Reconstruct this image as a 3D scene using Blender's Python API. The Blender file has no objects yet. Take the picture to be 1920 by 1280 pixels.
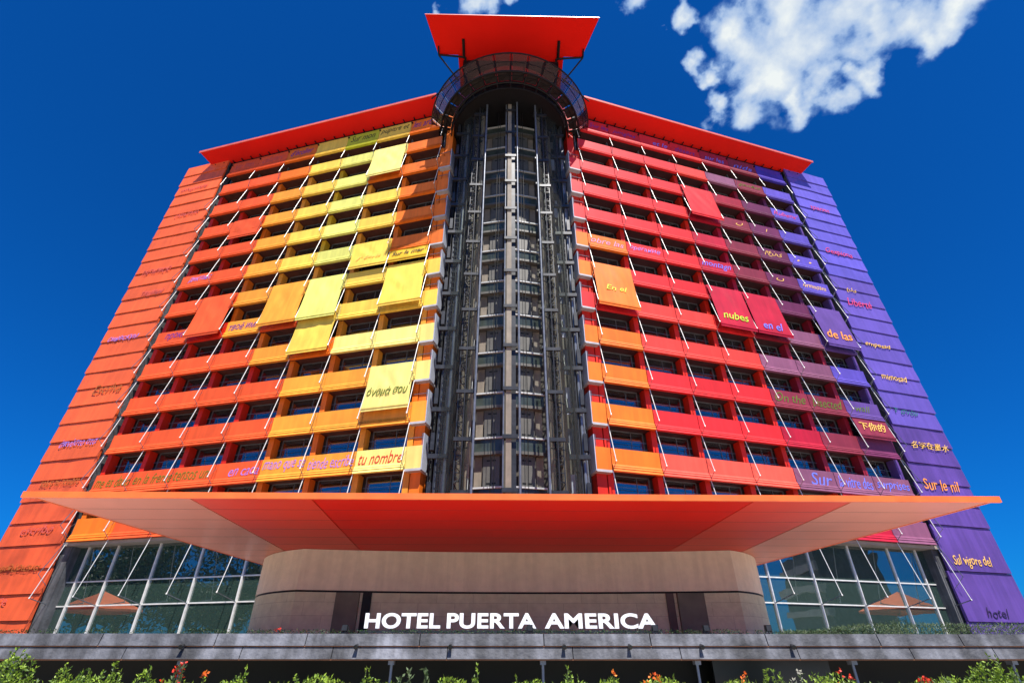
import bpy, bmesh, math, random
from math import sin, cos, radians, pi, tan
from mathutils import Vector, Matrix, noise
random.seed(7)
R = radians
scene = bpy.context.scene
col = scene.collection

# ------------------------------------------------------------------ materials
MATS = {}
def mat(name, c, rough=0.5, metal=0.0, var=0.08, scale=1.5, spec=0.5, bump=0.0, bscale=8.0, streak=0.0, coat=0.0):
    if name in MATS: return MATS[name]
    m = bpy.data.materials.new(name); m.use_nodes = True
    nt = m.node_tree; N = nt.nodes; L = nt.links
    b = N['Principled BSDF']
    b.inputs['Roughness'].default_value = rough
    b.inputs['Metallic'].default_value = metal
    b.inputs['Specular IOR Level'].default_value = spec
    b.inputs['Coat Weight'].default_value = coat
    tc = N.new('ShaderNodeTexCoord'); ns = N.new('ShaderNodeTexNoise')
    ns.inputs['Scale'].default_value = scale; ns.inputs['Detail'].default_value = 6
    geo = N.new('ShaderNodeNewGeometry')
    L.new(geo.outputs['Position'], ns.inputs['Vector'])
    rp = N.new('ShaderNodeValToRGB')
    rp.color_ramp.elements[0].position = 0.3; rp.color_ramp.elements[1].position = 0.7
    lo = [max(0, x * (1 - var * 2)) for x in c]; hi = [min(1, x * (1 + var)) for x in c]
    rp.color_ramp.elements[0].color = (*lo, 1); rp.color_ramp.elements[1].color = (*hi, 1)
    L.new(ns.outputs['Fac'], rp.inputs['Fac'])
    out = rp.outputs['Color']
    if streak > 0:
        mp = N.new('ShaderNodeMapping'); mp.inputs['Scale'].default_value = (2.2, 2.2, 0.16)
        L.new(geo.outputs['Position'], mp.inputs['Vector'])
        n2 = N.new('ShaderNodeTexNoise'); n2.inputs['Scale'].default_value = 1.2; n2.inputs['Detail'].default_value = 8
        L.new(mp.outputs['Vector'], n2.inputs['Vector'])
        r2 = N.new('ShaderNodeValToRGB'); r2.color_ramp.elements[0].position = 0.42; r2.color_ramp.elements[1].position = 0.62
        r2.color_ramp.elements[0].color = (1 - streak, 1 - streak, 1 - streak, 1); r2.color_ramp.elements[1].color = (1, 1, 1, 1)
        L.new(n2.outputs['Fac'], r2.inputs['Fac'])
        mx = N.new('ShaderNodeMix'); mx.data_type = 'RGBA'; mx.blend_type = 'MULTIPLY'; mx.inputs[0].default_value = 1
        L.new(out, mx.inputs[6]); L.new(r2.outputs['Color'], mx.inputs[7]); out = mx.outputs[2]
    if name.startswith('paint_') or name.startswith('fin_') or name.startswith('ledge'):
        oi = N.new('ShaderNodeObjectInfo'); mr = N.new('ShaderNodeMapRange'); mr.inputs[3].default_value = .86; mr.inputs[4].default_value = 1.06
        L.new(oi.outputs['Random'], mr.inputs[0]); hs = N.new('ShaderNodeHueSaturation'); L.new(mr.outputs[0], hs.inputs['Value']); L.new(out, hs.inputs['Color']); out = hs.outputs['Color']
    L.new(out, b.inputs['Base Color'])
    if bump > 0:
        nb = N.new('ShaderNodeTexNoise'); nb.inputs['Scale'].default_value = bscale; nb.inputs['Detail'].default_value = 4
        L.new(geo.outputs['Position'], nb.inputs['Vector'])
        bp = N.new('ShaderNodeBump'); bp.inputs['Strength'].default_value = bump; bp.inputs['Distance'].default_value = 0.1
        L.new(nb.outputs['Fac'], bp.inputs['Height']); L.new(bp.outputs['Normal'], b.inputs['Normal'])
    MATS[name] = m
    return m

def glass(name, tint, rough=0.02, trans=0.35, dark=(0.01, 0.012, 0.015), ior=1.9):
    """tinted pane: glossy coat over a mix of see-through and dark tint"""
    m = bpy.data.materials.new(name); m.use_nodes = True
    nt = m.node_tree; N = nt.nodes; L = nt.links
    N.remove(N['Principled BSDF']); o = N['Material Output']
    tr = N.new('ShaderNodeBsdfTransparent'); tr.inputs['Color'].default_value = (*tint, 1)
    df = N.new('ShaderNodeBsdfDiffuse'); df.inputs['Color'].default_value = (*dark, 1)
    gl = N.new('ShaderNodeBsdfGlossy'); gl.inputs['Roughness'].default_value = rough
    gl.inputs['Color'].default_value = (0.95, 0.98, 1, 1)
    fr = N.new('ShaderNodeFresnel'); fr.inputs['IOR'].default_value = ior
    m1 = N.new('ShaderNodeMixShader'); m1.inputs[0].default_value = 1 - trans
    L.new(tr.outputs[0], m1.inputs[1]); L.new(df.outputs[0], m1.inputs[2])
    m2 = N.new('ShaderNodeMixShader')
    ns = N.new('ShaderNodeTexNoise'); ns.inputs['Scale'].default_value = 0.35
    geo = N.new('ShaderNodeNewGeometry'); L.new(geo.outputs['Position'], ns.inputs['Vector'])
    bp = N.new('ShaderNodeBump'); bp.inputs['Strength'].default_value = 0.05; bp.inputs['Distance'].default_value = 0.3
    L.new(ns.outputs['Fac'], bp.inputs['Height']); L.new(bp.outputs['Normal'], gl.inputs['Normal'])
    L.new(fr.outputs[0], m2.inputs[0]); L.new(m1.outputs[0], m2.inputs[1]); L.new(gl.outputs[0], m2.inputs[2])
    L.new(m2.outputs[0], o.inputs['Surface'])
    MATS[name] = m
    return m

def paint(key):
    c = PAL[key]
    return mat('paint_' + key, c, rough=0.5, var=0.06, scale=0.6, streak=0.13, spec=0.35, bump=0.05, bscale=1.5)

PAL = dict(
    RO=(0.86, 0.105, 0.022), RC=(0.72, 0.022, 0.006), AM=(0.93, 0.36, 0.035), OR=(0.90, 0.19, 0.012), YE=(0.93, 0.62, 0.085),
    PY=(0.93, 0.78, 0.22), PG=(0.84, 0.82, 0.19), MU=(0.80, 0.47, 0.02), YG=(0.60, 0.62, 0.03),
    RE=(0.76, 0.022, 0.026), SR=(0.86, 0.055, 0.040), SA=(0.88, 0.105, 0.065), CR=(0.50, 0.010, 0.035), CM=(0.36, 0.014, 0.035),
    MA=(0.24, 0.026, 0.05), PM=(0.155, 0.024, 0.085), MV=(0.25, 0.085, 0.16), VI=(0.125, 0.085, 0.50), BV=(0.055, 0.035, 0.36),
    PU=(0.13, 0.065, 0.29), RO2=(0.88, 0.20, 0.02))

# ------------------------------------------------------------------ mesh helpers
class MB:
    def __init__(s): s.v = []; s.f = []; s.m = []; s.smooth = []
    def _add(s, vs, fs, mi, sm=False):
        o = len(s.v); s.v += [tuple(v) for v in vs]
        for f in fs: s.f.append(tuple(o + i for i in f)); s.m.append(mi); s.smooth.append(sm)
        return s
    def box(s, x0, x1, y0, y1, z0, z1, mi=0):
        if x0 > x1: x0, x1 = x1, x0
        if y0 > y1: y0, y1 = y1, y0
        if z0 > z1: z0, z1 = z1, z0
        return s._add([(x0,y0,z0),(x1,y0,z0),(x1,y1,z0),(x0,y1,z0),(x0,y0,z1),(x1,y0,z1),(x1,y1,z1),(x0,y1,z1)],
            [(0,3,2,1),(4,5,6,7),(0,1,5,4),(1,2,6,5),(2,3,7,6),(3,0,4,7)], mi)
    def tube(s, p0, p1, r, n=8, mi=0, r1=None):
        p0 = Vector(p0); p1 = Vector(p1); d = (p1 - p0).normalized(); r1 = r if r1 is None else r1
        a = d.orthogonal().normalized(); b = d.cross(a)
        vs = [p0 + (a * cos(2*pi*i/n) + b * sin(2*pi*i/n)) * r for i in range(n)]
        vs += [p1 + (a * cos(2*pi*i/n) + b * sin(2*pi*i/n)) * r1 for i in range(n)]
        fs = [(i, (i+1) % n, n + (i+1) % n, n + i) for i in range(n)]
        s._add(vs, fs, mi, n > 5)
        s._add(vs[:n], [tuple(reversed(range(n)))], mi); s._add(vs[n:], [tuple(range(n))], mi)
        return s
    def prism(s, poly, z0, z1, mi=0):
        n = len(poly)
        vs = [(x, y, z0) for x, y in poly] + [(x, y, z1) for x, y in poly]
        fs = [tuple(reversed(range(n))), tuple(range(n, 2*n))] + [(i, (i+1) % n, n + (i+1) % n, n + i) for i in range(n)]
        return s._add(vs, fs, mi)
    def hexa(s, pts, mi=0):   # 8 points: bottom loop 4, top loop 4
        return s._add(pts, [(0,3,2,1),(4,5,6,7),(0,1,5,4),(1,2,6,5),(2,3,7,6),(3,0,4,7)], mi)
    def build(s, name, mats, parent=None, loc=(0,0,0), fix=False):
        me = bpy.data.meshes.new(name); me.from_pydata(s.v, [], s.f)
        for m in (mats if isinstance(mats, (list, tuple)) else [mats]): me.materials.append(m)
        me.polygons.foreach_set('material_index', s.m); me.polygons.foreach_set('use_smooth', s.smooth)
        if fix:
            bm = bmesh.new(); bm.from_mesh(me); bmesh.ops.recalc_face_normals(bm, faces=bm.faces); bm.to_mesh(me); bm.free()
        me.update()
        return link(name, me, parent, loc)
def link(name, me, parent=None, loc=(0,0,0), m=None):
    o = bpy.data.objects.new(name, me); col.objects.link(o); o.location = loc
    if parent: o.parent = parent
    if m is not None:
        o.material_slots[0].link = 'OBJECT'; o.material_slots[0].material = m
    return o
def empty(name, label, cat, loc=(0,0,0), rz=0, group=None):
    o = bpy.data.objects.new(name, None); col.objects.link(o); o.location = loc; o.rotation_euler = (0,0,rz)
    o.empty_display_size = 0.5
    tag(o, label, cat, group); return o
def tag(o, label=None, cat=None, group=None, kind=None):
    if label: o['label'] = label
    if cat: o['category'] = cat
    if group: o['group'] = group
    if kind: o['kind'] = kind
    return o
def copy_tree(o, parent=None):
    c = o.copy(); col.objects.link(c); c.parent = parent
    for ch in [x for x in KIDS.get(o.name, [])]: copy_tree(ch, c)
    return c
KIDS = {}

TEXTC = {}
def text_mesh(body, width, height, shear=0.3, offset=0.0, depth=0.008, wob=0.0, space=1.0):
    cu = bpy.data.curves.new('lettering', 'FONT'); cu.body = body; cu.shear = shear; cu.offset = offset; cu.extrude = depth
    cu.space_character = space; cu.resolution_u = 3
    o = bpy.data.objects.new('lettering', cu); col.objects.link(o)
    bpy.context.view_layer.update()
    dg = bpy.context.evaluated_depsgraph_get()
    me = bpy.data.meshes.new_from_object(o.evaluated_get(dg))
    bpy.data.objects.remove(o); bpy.data.curves.remove(cu)
    xs = [v.co.x for v in me.vertices]; ys = [v.co.y for v in me.vertices]
    if not xs: return me
    x0, x1, y0, y1 = min(xs), max(xs), min(ys), max(ys)
    sx = width / (x1 - x0); sy = height / (y1 - y0)
    ph = random.random() * 6
    for v in me.vertices:
        X = (v.co.x - x0) * sx - width / 2
        Y = (v.co.y - y0) * sy - height / 2 + wob * sin(X * 5.5 + ph)
        v.co = (X, v.co.z * -1 * 1.0, Y)
    me.update(); return me

# ------------------------------------------------------------------ dimensions
GROUND = -1.6; DECK = 0.5
AL = R(15.27); B = 3.74; FH = 3.3; HW = 6.87
def zb(k): return 43.54 - (k - 1) * FH          # bottom of row k
def ztop(k): return 48.8 if k == 0 else zb(k) + 1.62
def zlow(k): return zb(k) if k else 46.55
NR = 12

M_white = mat('white_metal', (0.75, 0.74, 0.70), 0.35, 0.2, scale=3)
M_grey = mat('grey_metal', (0.19, 0.205, 0.23), 0.35, 0.5, scale=3, var=0.15)
M_dark = mat('dark_steel', (0.035, 0.037, 0.042), 0.4, 0.4, scale=3, var=0.2)
M_black = mat('black_paint', (0.006, 0.006, 0.007), 0.5, spec=.25, scale=3, var=0.2)
M_frame = mat('window_frame_metal', (0.16, 0.165, 0.18), 0.4, 0.4)
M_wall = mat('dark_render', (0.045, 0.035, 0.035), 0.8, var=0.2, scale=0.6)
M_conc = mat('grey_concrete', (0.19, 0.195, 0.20), 0.85, var=0.16, scale=1.2, bump=0.25, streak=0.3)
M_concd = mat('dark_concrete', (0.11, 0.115, 0.125), 0.85, var=0.2, scale=1.2, bump=0.25, streak=0.35)
M_slab = mat('slab_edge_grey', (0.42, 0.43, 0.46), 0.6, var=0.1)
M_screen = mat('pale_screen', (0.50, 0.54, 0.64), 0.3, 0.1, var=0.07)
M_win = glass('window_glass', (0.6, 0.66, 0.7), 0.015, 0.7, (0.03, 0.04, 0.05), 3.0)
M_hall = glass('hall_glass', (0.55, 0.72, 0.70), 0.01, 0.62, (0.07, 0.13, 0.11), 2.7)
M_curt = mat('curtain_cloth', (0.75, 0.74, 0.76), 0.9, var=0.2, scale=2)
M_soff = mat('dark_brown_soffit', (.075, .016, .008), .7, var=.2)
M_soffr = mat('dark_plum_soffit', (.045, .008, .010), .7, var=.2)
M_red = mat('red_soffit_paint', (.70, .008, .003), .6, spec=.12, var=0.03, scale=0.4)
M_door_g = mat('lift_door_grey', (0.105, 0.10, 0.088), 0.5, var=0.1)
M_beige = mat('beige_cladding', (0.25, 0.205, 0.155), 0.7, var=0.12, streak=0.2)

# ------------------------------------------------------------------ colour maps (column 0 next to the tower); some tones include cast shade
LC = ['OR YE YG YE OR RO RO','OR PY PG YE OR RO RO','OR OR PG YE AM RO RO','OR YE PG YE AM RO RO','OR YE PG YE AM RO RO',  # tower-side orange also stands in for the tower's shadow
      'OR YE PG YE AM RO RO','MU YE PY YE AM RO RO','YE YE PY RO AM RC RO','PY PY OR AM RO RO RO','PY AM AM RO RO RO RO',  # mustard is yellow with tower shade; redder cells hold awning shadow
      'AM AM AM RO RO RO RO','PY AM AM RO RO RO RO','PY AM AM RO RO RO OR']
RCc = ['RE RE RE RE CM MA BV','RE RE RE SR MV MA VI','RE RE RE CR CM PM VI','RE RE RE CR MA PM VI','RE RE RE CR MA PM VI',
      'OR RE RE CR MA PM VI','OR RE RE CR CM PM PU','RE SR SR RE CM MV PU','OR SR SR SR MV MV VI','OR RE RE RE MA MA PU',  # darker cells below lowered awnings have the awning shadow in their colour
      'OR RE RE RE CR MA PM','OR SA SA SA MV MV MV','OR SA SA SR RE CR MV']
LC = [r.split() for r in LC]; RCc = [r.split() for r in RCc]
SOFF_L = ['AM','YE','YE','AM','OR','RC','RC','RC']
SOFF_R = ['RC','RE','RE','RE','CM','CM','PM','PU']

def wing(side):
    left = side < 0
    grid = LC if left else RCc
    w = empty('hotel_wing',
        'left hotel wing of orange, red and yellow sunshade panels beside the lift tower' if left else
        'right hotel wing of red, crimson, maroon and violet sunshade panels beside the lift tower',
        'hotel wing', (side * HW, 0, 0), side * AL)
    X = lambda s: side * s
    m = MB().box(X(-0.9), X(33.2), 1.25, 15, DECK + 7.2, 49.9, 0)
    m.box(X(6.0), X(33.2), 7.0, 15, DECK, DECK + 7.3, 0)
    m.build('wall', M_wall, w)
    # floor slabs seen as soffits behind the sunshades
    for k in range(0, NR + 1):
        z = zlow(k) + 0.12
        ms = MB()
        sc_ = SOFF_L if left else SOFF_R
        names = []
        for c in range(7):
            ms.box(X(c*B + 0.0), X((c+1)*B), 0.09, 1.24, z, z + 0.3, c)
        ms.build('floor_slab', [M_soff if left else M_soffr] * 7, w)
    # sunshade panels
    pm = {}
    def pmesh(h):
        h = round(h, 3)
        if h not in pm:
            q = MB()
            lip = 0.52 if h < 2 else 0.7
            q.box(-B/2 + .02, B/2 - .02, -0.05, 0.06, lip, h, 0)
            def slope(za, zb2, ya, yb):
                x0, x1 = -B/2 + .02, B/2 - .02
                q.hexa([(x0, ya, za), (x1, ya, za), (x1, .05, za), (x0, .05, za), (x0, yb, zb2), (x1, yb, zb2), (x1, .05, zb2), (x0, .05, zb2)], 0)
            slope(0.0, 0.17, -.24, -.17); slope(0.20, 0.33, -.20, -.14); slope(0.36, lip - .012, -.15, -.08)
            q.box(-B/2 + .03, B/2 - .03, -0.07, 0.045, 0.16, 0.21, 0)
            q.box(-B/2 + .03, B/2 - .03, -0.06, 0.045, 0.32, 0.37, 0)
            o = q.build('sunshade_panel', paint('RO'), w); pm[h] = o.data; bpy.data.objects.remove(o)
        return pm[h]
    panels = {}
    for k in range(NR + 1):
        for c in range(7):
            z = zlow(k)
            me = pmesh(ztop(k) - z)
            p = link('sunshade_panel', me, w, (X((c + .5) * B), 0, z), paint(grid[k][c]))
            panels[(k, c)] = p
            if k == 0:
                t = MB().tube((0, -.04, 0), (0, -.16, 0), .10, 8); 
                t.build('drain_outlet', M_black, w, (X((c + .98) * B), 0, 48.5))
    # windows
    fr = MB(); W2 = 1.42; H = 2.35
    fr.box(-W2, -W2+.07, 0, .1, 0, H).box(W2-.07, W2, 0, .1, 0, H).box(-W2+.07, W2-.07, 0, .1, 0, .07).box(-W2+.07, W2-.07, 0, .1, H-.07, H)
    fr.box(.40, .45, .01, .09, .07, H-.07)
    fo = fr.build('window', M_frame, w); fme = fo.data; bpy.data.objects.remove(fo)
    po = MB().box(-W2+.07, W2-.07, .04, .055, .07, H-.07).build('pane', M_win, w); pme = po.data; bpy.data.objects.remove(po)
    ro = MB().box(-1.42, 1.42, -.30, -.27, .95, .99).box(-1.42, 1.42, -.30, -.27, 1.45, 1.48).build('rail', M_grey, w); rme = ro.data; bpy.data.objects.remove(ro)
    for k in range(NR):
        for c in range(7):
            ztp = (zlow(k) + 0.12)
            f = link('window', fme, w, (X((c+.5)*B), 1.0, ztp - H))
            link('pane', pme, f)
            if (k > 6): link('guard_rail', rme, f, (0, 0, 0))
            q = MB()      # spandrel under the window down to the slab is hidden; curtain behind the glass
            if random.random() < .6:
                cw = random.uniform(.4, 1.1); cx = random.choice((-1, 1)) * (W2 - cw/2 - .1)
                n = 10
                for i in range(n):
                    a = cx - cw/2 + cw*i/n; q.box(a, a + cw/n*.9, .13 + .03*(i % 2), .15 + .03*(i % 2), .1, H - .1)
                q.build('curtain', M_curt, f)
    # lintel strip closing the wall between window and slab, and row sills
    for k in range(NR):
        q = MB()
        z1 = zlow(k) + .12 - H
        q.box(X(0), X(7*B), 1.0, 1.2, zb(k+1) + .43, z1 - .003)
        q.build('sill_wall', M_wall, w)
    # painted pillars between the windows
    cm = MB().box(-.21, .21, .10, .8, 0, 1).build('pillar', paint('RO'), w); cme = cm.data; bpy.data.objects.remove(cm)
    for k in range(NR):
        for c in range(8):
            gc = grid[k+1]
            a = gc[min(c, 6)] if c < 7 else gc[6]
            b_ = gc[max(c-1, 0)]
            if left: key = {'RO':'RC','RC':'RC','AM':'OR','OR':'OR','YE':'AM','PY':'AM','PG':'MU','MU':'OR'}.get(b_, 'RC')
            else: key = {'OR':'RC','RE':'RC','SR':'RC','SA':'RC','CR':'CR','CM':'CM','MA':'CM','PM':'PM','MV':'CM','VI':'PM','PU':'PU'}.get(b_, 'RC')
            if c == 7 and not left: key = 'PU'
            z0 = zb(k+1) + .43; z1 = zlow(k) + .118
            o = link('pillar', cme, w, (X(c*B), 0.22, z0), paint(key)); o.scale = (1, 1, z1 - z0)
            if k == 0: o.scale = (.25, .6, z1 - z0); o.location.y = .5; o.material_slots[0].material = M_grey
    # folding arms that guide the sunshades
    def arm(drop, off, n1, r):
        a = MB().tube((0, -.10, 0), (0, -off, -drop), r, 6).tube((0, -off, -drop), (0, -off-.03, -drop-.08), r*1.7, 6)
        o1 = a.build(n1, M_white, w); me1 = o1.data; bpy.data.objects.remove(o1)
        return me1
    am = arm(2.75, .68, 'guide_arm', .032)
    bo = MB().tube((0, -.68, -2.80), (0, -.06, -3.28), .022, 5).tube((0, -.68, -2.75), (0, -.1, -2.0), .012, 4).build('brace', M_grey, w); bme = bo.data; bpy.data.objects.remove(bo)
    am0 = arm(1.6, .42, 'guide_arm', .032)
    b0 = MB().tube((0, -.42, -1.65), (0, -.06, -2.9), .02, 5).build('brace', M_grey, w); bme0 = b0.data; bpy.data.objects.remove(b0)
    for k in range(NR):
        for c in range(8):
            short = k == 0
            o = link('guide_arm', am0 if short else am, w, (X(c*B), 0, zlow(k)))
            link('brace', bme0 if short else bme, o)
    ah = arm(3.7, .95, 'hall_arm', .027)
    bh_ = MB().tube((0, -.95, -3.75), (0, .95, -4.15), .032, 5).build('brace', M_grey, w); bh = bh_.data; bpy.data.objects.remove(bh_)
    for c in range(2, 8):
        o = link('hall_arm', ah, w, (X(c*B), 0, zb(12))); link('brace', bh, o)
    # roof visor
    m = MB()
    a0, a1 = .55, 30.0
    pts = [(X(a0), -1.45, 50.28), (X(a1), -1.45, 50.28), (X(a1-.6), .35, 49.62), (X(a0+.7), .35, 49.62),
           (X(a0), -1.45, 50.45), (X(a1), -1.45, 50.45), (X(a1-.6), .35, 50.05), (X(a0+.7), .35, 50.05)]
    m.hexa(pts, 0)
    m.build('roof_visor', M_red, w, fix=True)
    MB().box(X(a0), X(a1+.1), -1.53, -1.455, 50.24, 50.50).build('visor_edge_trim', mat('pale_red_trim', (.75, .14, .10), .4), w)
    m = MB()
    for i in range(24): m.tube((X(1.2 + i*1.2), -.1, 49.45), (X(1.2 + i*1.2), .9, 49.5), .07, 5)
    m.box(X(-.2), X(27.0), .30, 1.24, 48.7, 49.6)
    m.build('visor_brackets', M_black, w)
    # balconies at the tower end of each floor
    for k in range(2, NR):
        L_ = 0.62 + .05*(k)
        e = 1.15
        bal = MB().box(X(-e), X(-.02), -.10, 1.2, zb(k) - .10, zb(k) + .06).build('balcony', M_slab, w)
        p = MB().box(X(-e+.02), X(-.02), -.06, .05, zb(k) + .07, zb(k) + 1.62)
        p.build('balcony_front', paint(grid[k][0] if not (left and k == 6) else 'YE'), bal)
        s = MB().box(X(-e-.07), X(-e-.02), -.12, .75, zb(k) - .06, zb(k) + 2.45)
        s.build('side_screen', M_screen, bal)
        g = MB().tube((X(-e+.1), .0, zb(k)+1.62), (X(-e+.1), .0, zb(k)+2.5), .03, 6).tube((X(-.3), .9, zb(k)+.1), (X(-.3), .9, zb(k)+3.1), .05, 6).box(X(-e), X(-.05), .0, .04, zb(k)+2.2, zb(k)+2.24)
        g.build('handrail', M_grey, bal)
    MB().box(X(-1.0), X(-.28), .35, 1.24, DECK + 7, 49.5).build('corner_wall', paint('OR' if left else 'RC'), w)
    # dark slot between the wing and the end wall
    MB().box(X(26.25), X(26.95), .9, 1.24, DECK, 49.6).build('recess_wall', M_black, w)
    for k in range(1, NR + 1):
        q = MB().box(X(26.35), X(26.85), .2, .88, zb(k) + .2, zb(k) + .34).tube((X(26.4), .1, zb(k) + .6), (X(26.4), .9, zb(k) - .9), .05, 5)
        q.build('slot_bracket', M_dark, w)
        a = MB().tube((X(26.3), -.1, zb(k)), (X(26.75), -.68, zb(k) - 2.2), .028, 5).tube((X(26.75), -.68, zb(k) - 2.2), (X(26.4), -.05, zb(k) - 2.9), .02, 5)
        a.build('slot_arm', M_grey, w)
    # glazed hall at the foot
    zt = 7.0; zbse = DECK
    for i, c in enumerate([1.5, 2, 3, 4, 5, 6, 6.72, 7]):
        s = c * B
        MB().box(X(s-.06), X(s+.06), .86, 1.06, zbse, zt).build('mullion', M_white, w)
    for z in (4.66, 3.12):
        MB().box(X(2), X(26.2), .91, 1.05, z - .04, z + .04).build('transom', M_white, w)
    edges = [1.5, 2, 3, 4, 5, 6, 6.72, 7]
    for a, b_ in zip(edges[:-1], edges[1:]):
        for z0, z1 in ((zbse, 3.08), (3.16, 4.62), (4.70, zt)):
            MB().box(X(a*B+.065), X(b_*B-.065), .97, .99, z0, z1).build('hall_pane', M_hall, w)
    MB().box(X(3), X(26.9), .07, 1.24, zt + .0, zt + .22).build('hall_soffit', mat('beige_soffit', (.30, .26, .22), .8), w)
    for s in (9.5, 16.6, 23.6):
        MB().tube((X(s), 1.7, zbse), (X(s), 1.7, zt + .6), .34, 20).build('hall_column', mat('pale_column', (.62, .66, .62), .6), w)
    MB().box(X(3), X(26.9), 6.8, 6.98, zbse, zt + .7).build('hall_back_wall', mat('hall_wall', (.03, .035, .035), .8, var=.4), w)
    MB().box(X(24.2), X(25.2), 1.6, 2.4, zbse, zt + .7).build('hall_red_wall', paint('RC'), w)
    # dark concrete pier beside the end wall
    pr = MB().prism([(X(26.0), .3), (X(26.95), .3), (X(26.95), 1.2), (X(26.0), 1.2)], DECK, 7.3)
    pr.build('pier', M_concd, w, fix=True)
    return w, panels, X

def awning(w, X, side, k, c, frac, key, full=True, label=None):
    """lowered canvas of one bay: from the panel top (full) or its lower edge (partial) to the arm's end"""
    z0 = (zb(k) + 1.6) if full else zb(k) + .05
    zl = zb(k)
    ze = zl - 2.9 * frac
    offe = .10 + .60 * frac
    n, mrow = 14, 12
    vs = []; fs = []
    sd = k * 13 + c * 7 + (side > 0) * 91
    for j in range(mrow + 1):
        t = j / mrow; z = z0 + (ze - z0) * t
        y = -(.15 + (offe - .13) * t)
        for i in range(n + 1):
            u = i / n; x = -B/2 + .05 + (B - .1) * u
            x -= (u - .5) * .10 * sin(pi * t)
            nz = noise.noise(Vector((x * 1.3 + z * .9 + sd, z * .35, sd))) * .10 * sin(pi * t) * sin(pi * min(1, max(0, u * 1.0)))
            vs.append((x, y + nz, z))
    W_ = n + 1
    fs = [(j*W_+i, (j+1)*W_+i, (j+1)*W_+i+1, j*W_+i+1) for j in range(mrow) for i in range(n)]
    q = MB(); q._add(vs, fs, 0, True)
    q._add([(v[0], v[1] + .02, v[2]) for v in vs], [tuple(reversed(f)) for f in fs], 0, True)
    o = q.build('awning', paint(key), w, (X((c + .5) * B), 0, 0))
    v = MB().box(-B/2 + .04, B/2 - .04, -offe - .07, -offe + .02, ze - .10, ze + .02).box(-B/2 + .05, B/2 - .05, -offe - .03, -offe - .01, ze - .30, ze - .10)
    v.build('valance', paint(key), o)
    ang = math.atan2(offe - .13, z0 - ze)
    return o, (ze, z0, offe, ang)

INK = {}
def ink(key):
    cs = dict(green=(.10, .16, .01), olive=(.16, .15, .01), lilac=(.42, .20, .62), red=(.60, .03, .01), purple=(.16, .03, .28),
              dark=(.03, .03, .01), blue=(.14, .18, .80), gold=(.85, .50, .10), orange=(.90, .30, .04), pink=(.80, .30, .50),
              teal=(.02, .16, .14), lime=(.45, .60, .03), rose=(.70, .05, .16), faint=(.58, .095, .075), faintg=(.40, .11, .02), faintv=(.25, .11, .40), darkv=(.02, .01, .06))
    return mat('ink_' + key, cs[key], .6, var=.03)
def letter(panel, body, key, width, height=.62, dz=1.02, dx=0, shear=.35, y=-.052):
    me = text_mesh(body, width, height, shear=shear, offset=-.004, wob=.04)
    me.materials.append(ink(key)) if not me.materials else me.materials.__setitem__(0, ink(key))
    return link('lettering', me, panel, (dx, y - .012, dz))
def letter_aw(aw, geom, body, key, width, height, t):
    ze, z0, offe, ang = geom
    me = text_mesh(body, width, height, shear=.3, offset=.004, wob=.04)
    me.materials.append(ink(key)) if not me.materials else me.materials.__setitem__(0, ink(key))
    z = z0 + (ze - z0) * t; y = -(.15 + (offe - .13) * t) - .05
    o = link('lettering', me, aw, (0, y, z)); o.rotation_euler = (-ang, 0, 0)
    return o

wL, pL, XL = wing(-1)
wR, pR, XR = wing(1)

# awnings and writing, left wing
for k, c, f, key, full in [(1,1,1,'PY',True),(6,5,1,'RO',True),(6,3,1,'AM',True),(6,2,1,'PG',True),(7,2,1,'YE',True),(6,0,.95,'YE',True)]:
    awning(wL, XL, -1, k, c, f, key, full)
aw, g = awning(wL, XL, -1, 9, 0, .68, 'PY', True); letter_aw(aw, g, 'όνομά σου', 'green', 3.2, .85, .66)
aw, g = awning(wL, XL, -1, 5, 0, .42, 'MU', False); letter_aw(aw, g, 'Sur la mer', 'dark', 3.0, .5, .5)  # mustard canvas: yellow darkened for the tower's shadow
aw, g = awning(wL, XL, -1, 5, 1, .42, 'YE', True); letter_aw(aw, g, "J' écris", 'gold', 2.4, .5, .72)
aw, g = awning(wL, XL, -1, 3, 5, .25, 'RO', True)
letter(pL[0,2], 'Sur mon', 'dark', 2.9, .95, 1.55); letter(pL[0,1], 'pupitre et', 'dark', 3.3, .95, 1.55); letter(pL[0,0], 'les arbres', 'purple', 3.2, .95, 1.55)
letter(pL[0,4], "d'écolier", 'purple', 2.8, .9, 1.5); letter(pL[0,5], 'cahiers', 'faint', 2.6, .9, 1.5); letter(pL[0,6], 'Sur mes', 'faint', 2.6, .9, 1.5)
letter(pL[5,6], 'диктанс', 'lilac', 2.6, .6, 1.0, .3)
letter(pL[7,6], 'прокат', 'purple', 2.6, .7, 1.0, .4); letter(pL[7,4], 'твоё имя', 'purple', 3.1, .72, 1.02)
letter(pL[11,0], 'tu nombre', 'red', 3.2, .85, 1.0); letter(pL[11,1], 'tiende escribe', 'lilac', 3.5, .8, 1.0); letter(pL[11,2], 'mano que se', 'lilac', 3.4, .8, 1.0)
letter(pL[11,3], 'en cada', 'lilac', 2.5, .75, 1.0, .5); letter(pL[11,4], 'tensos un', 'olive', 3.0, .7, 1.0, -.3); letter(pL[11,5], 'en la frente', 'olive', 3.5, .8, 1.0); letter(pL[11,6], 'me es dado', 'olive', 3.3, .8, 1.0)
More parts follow.
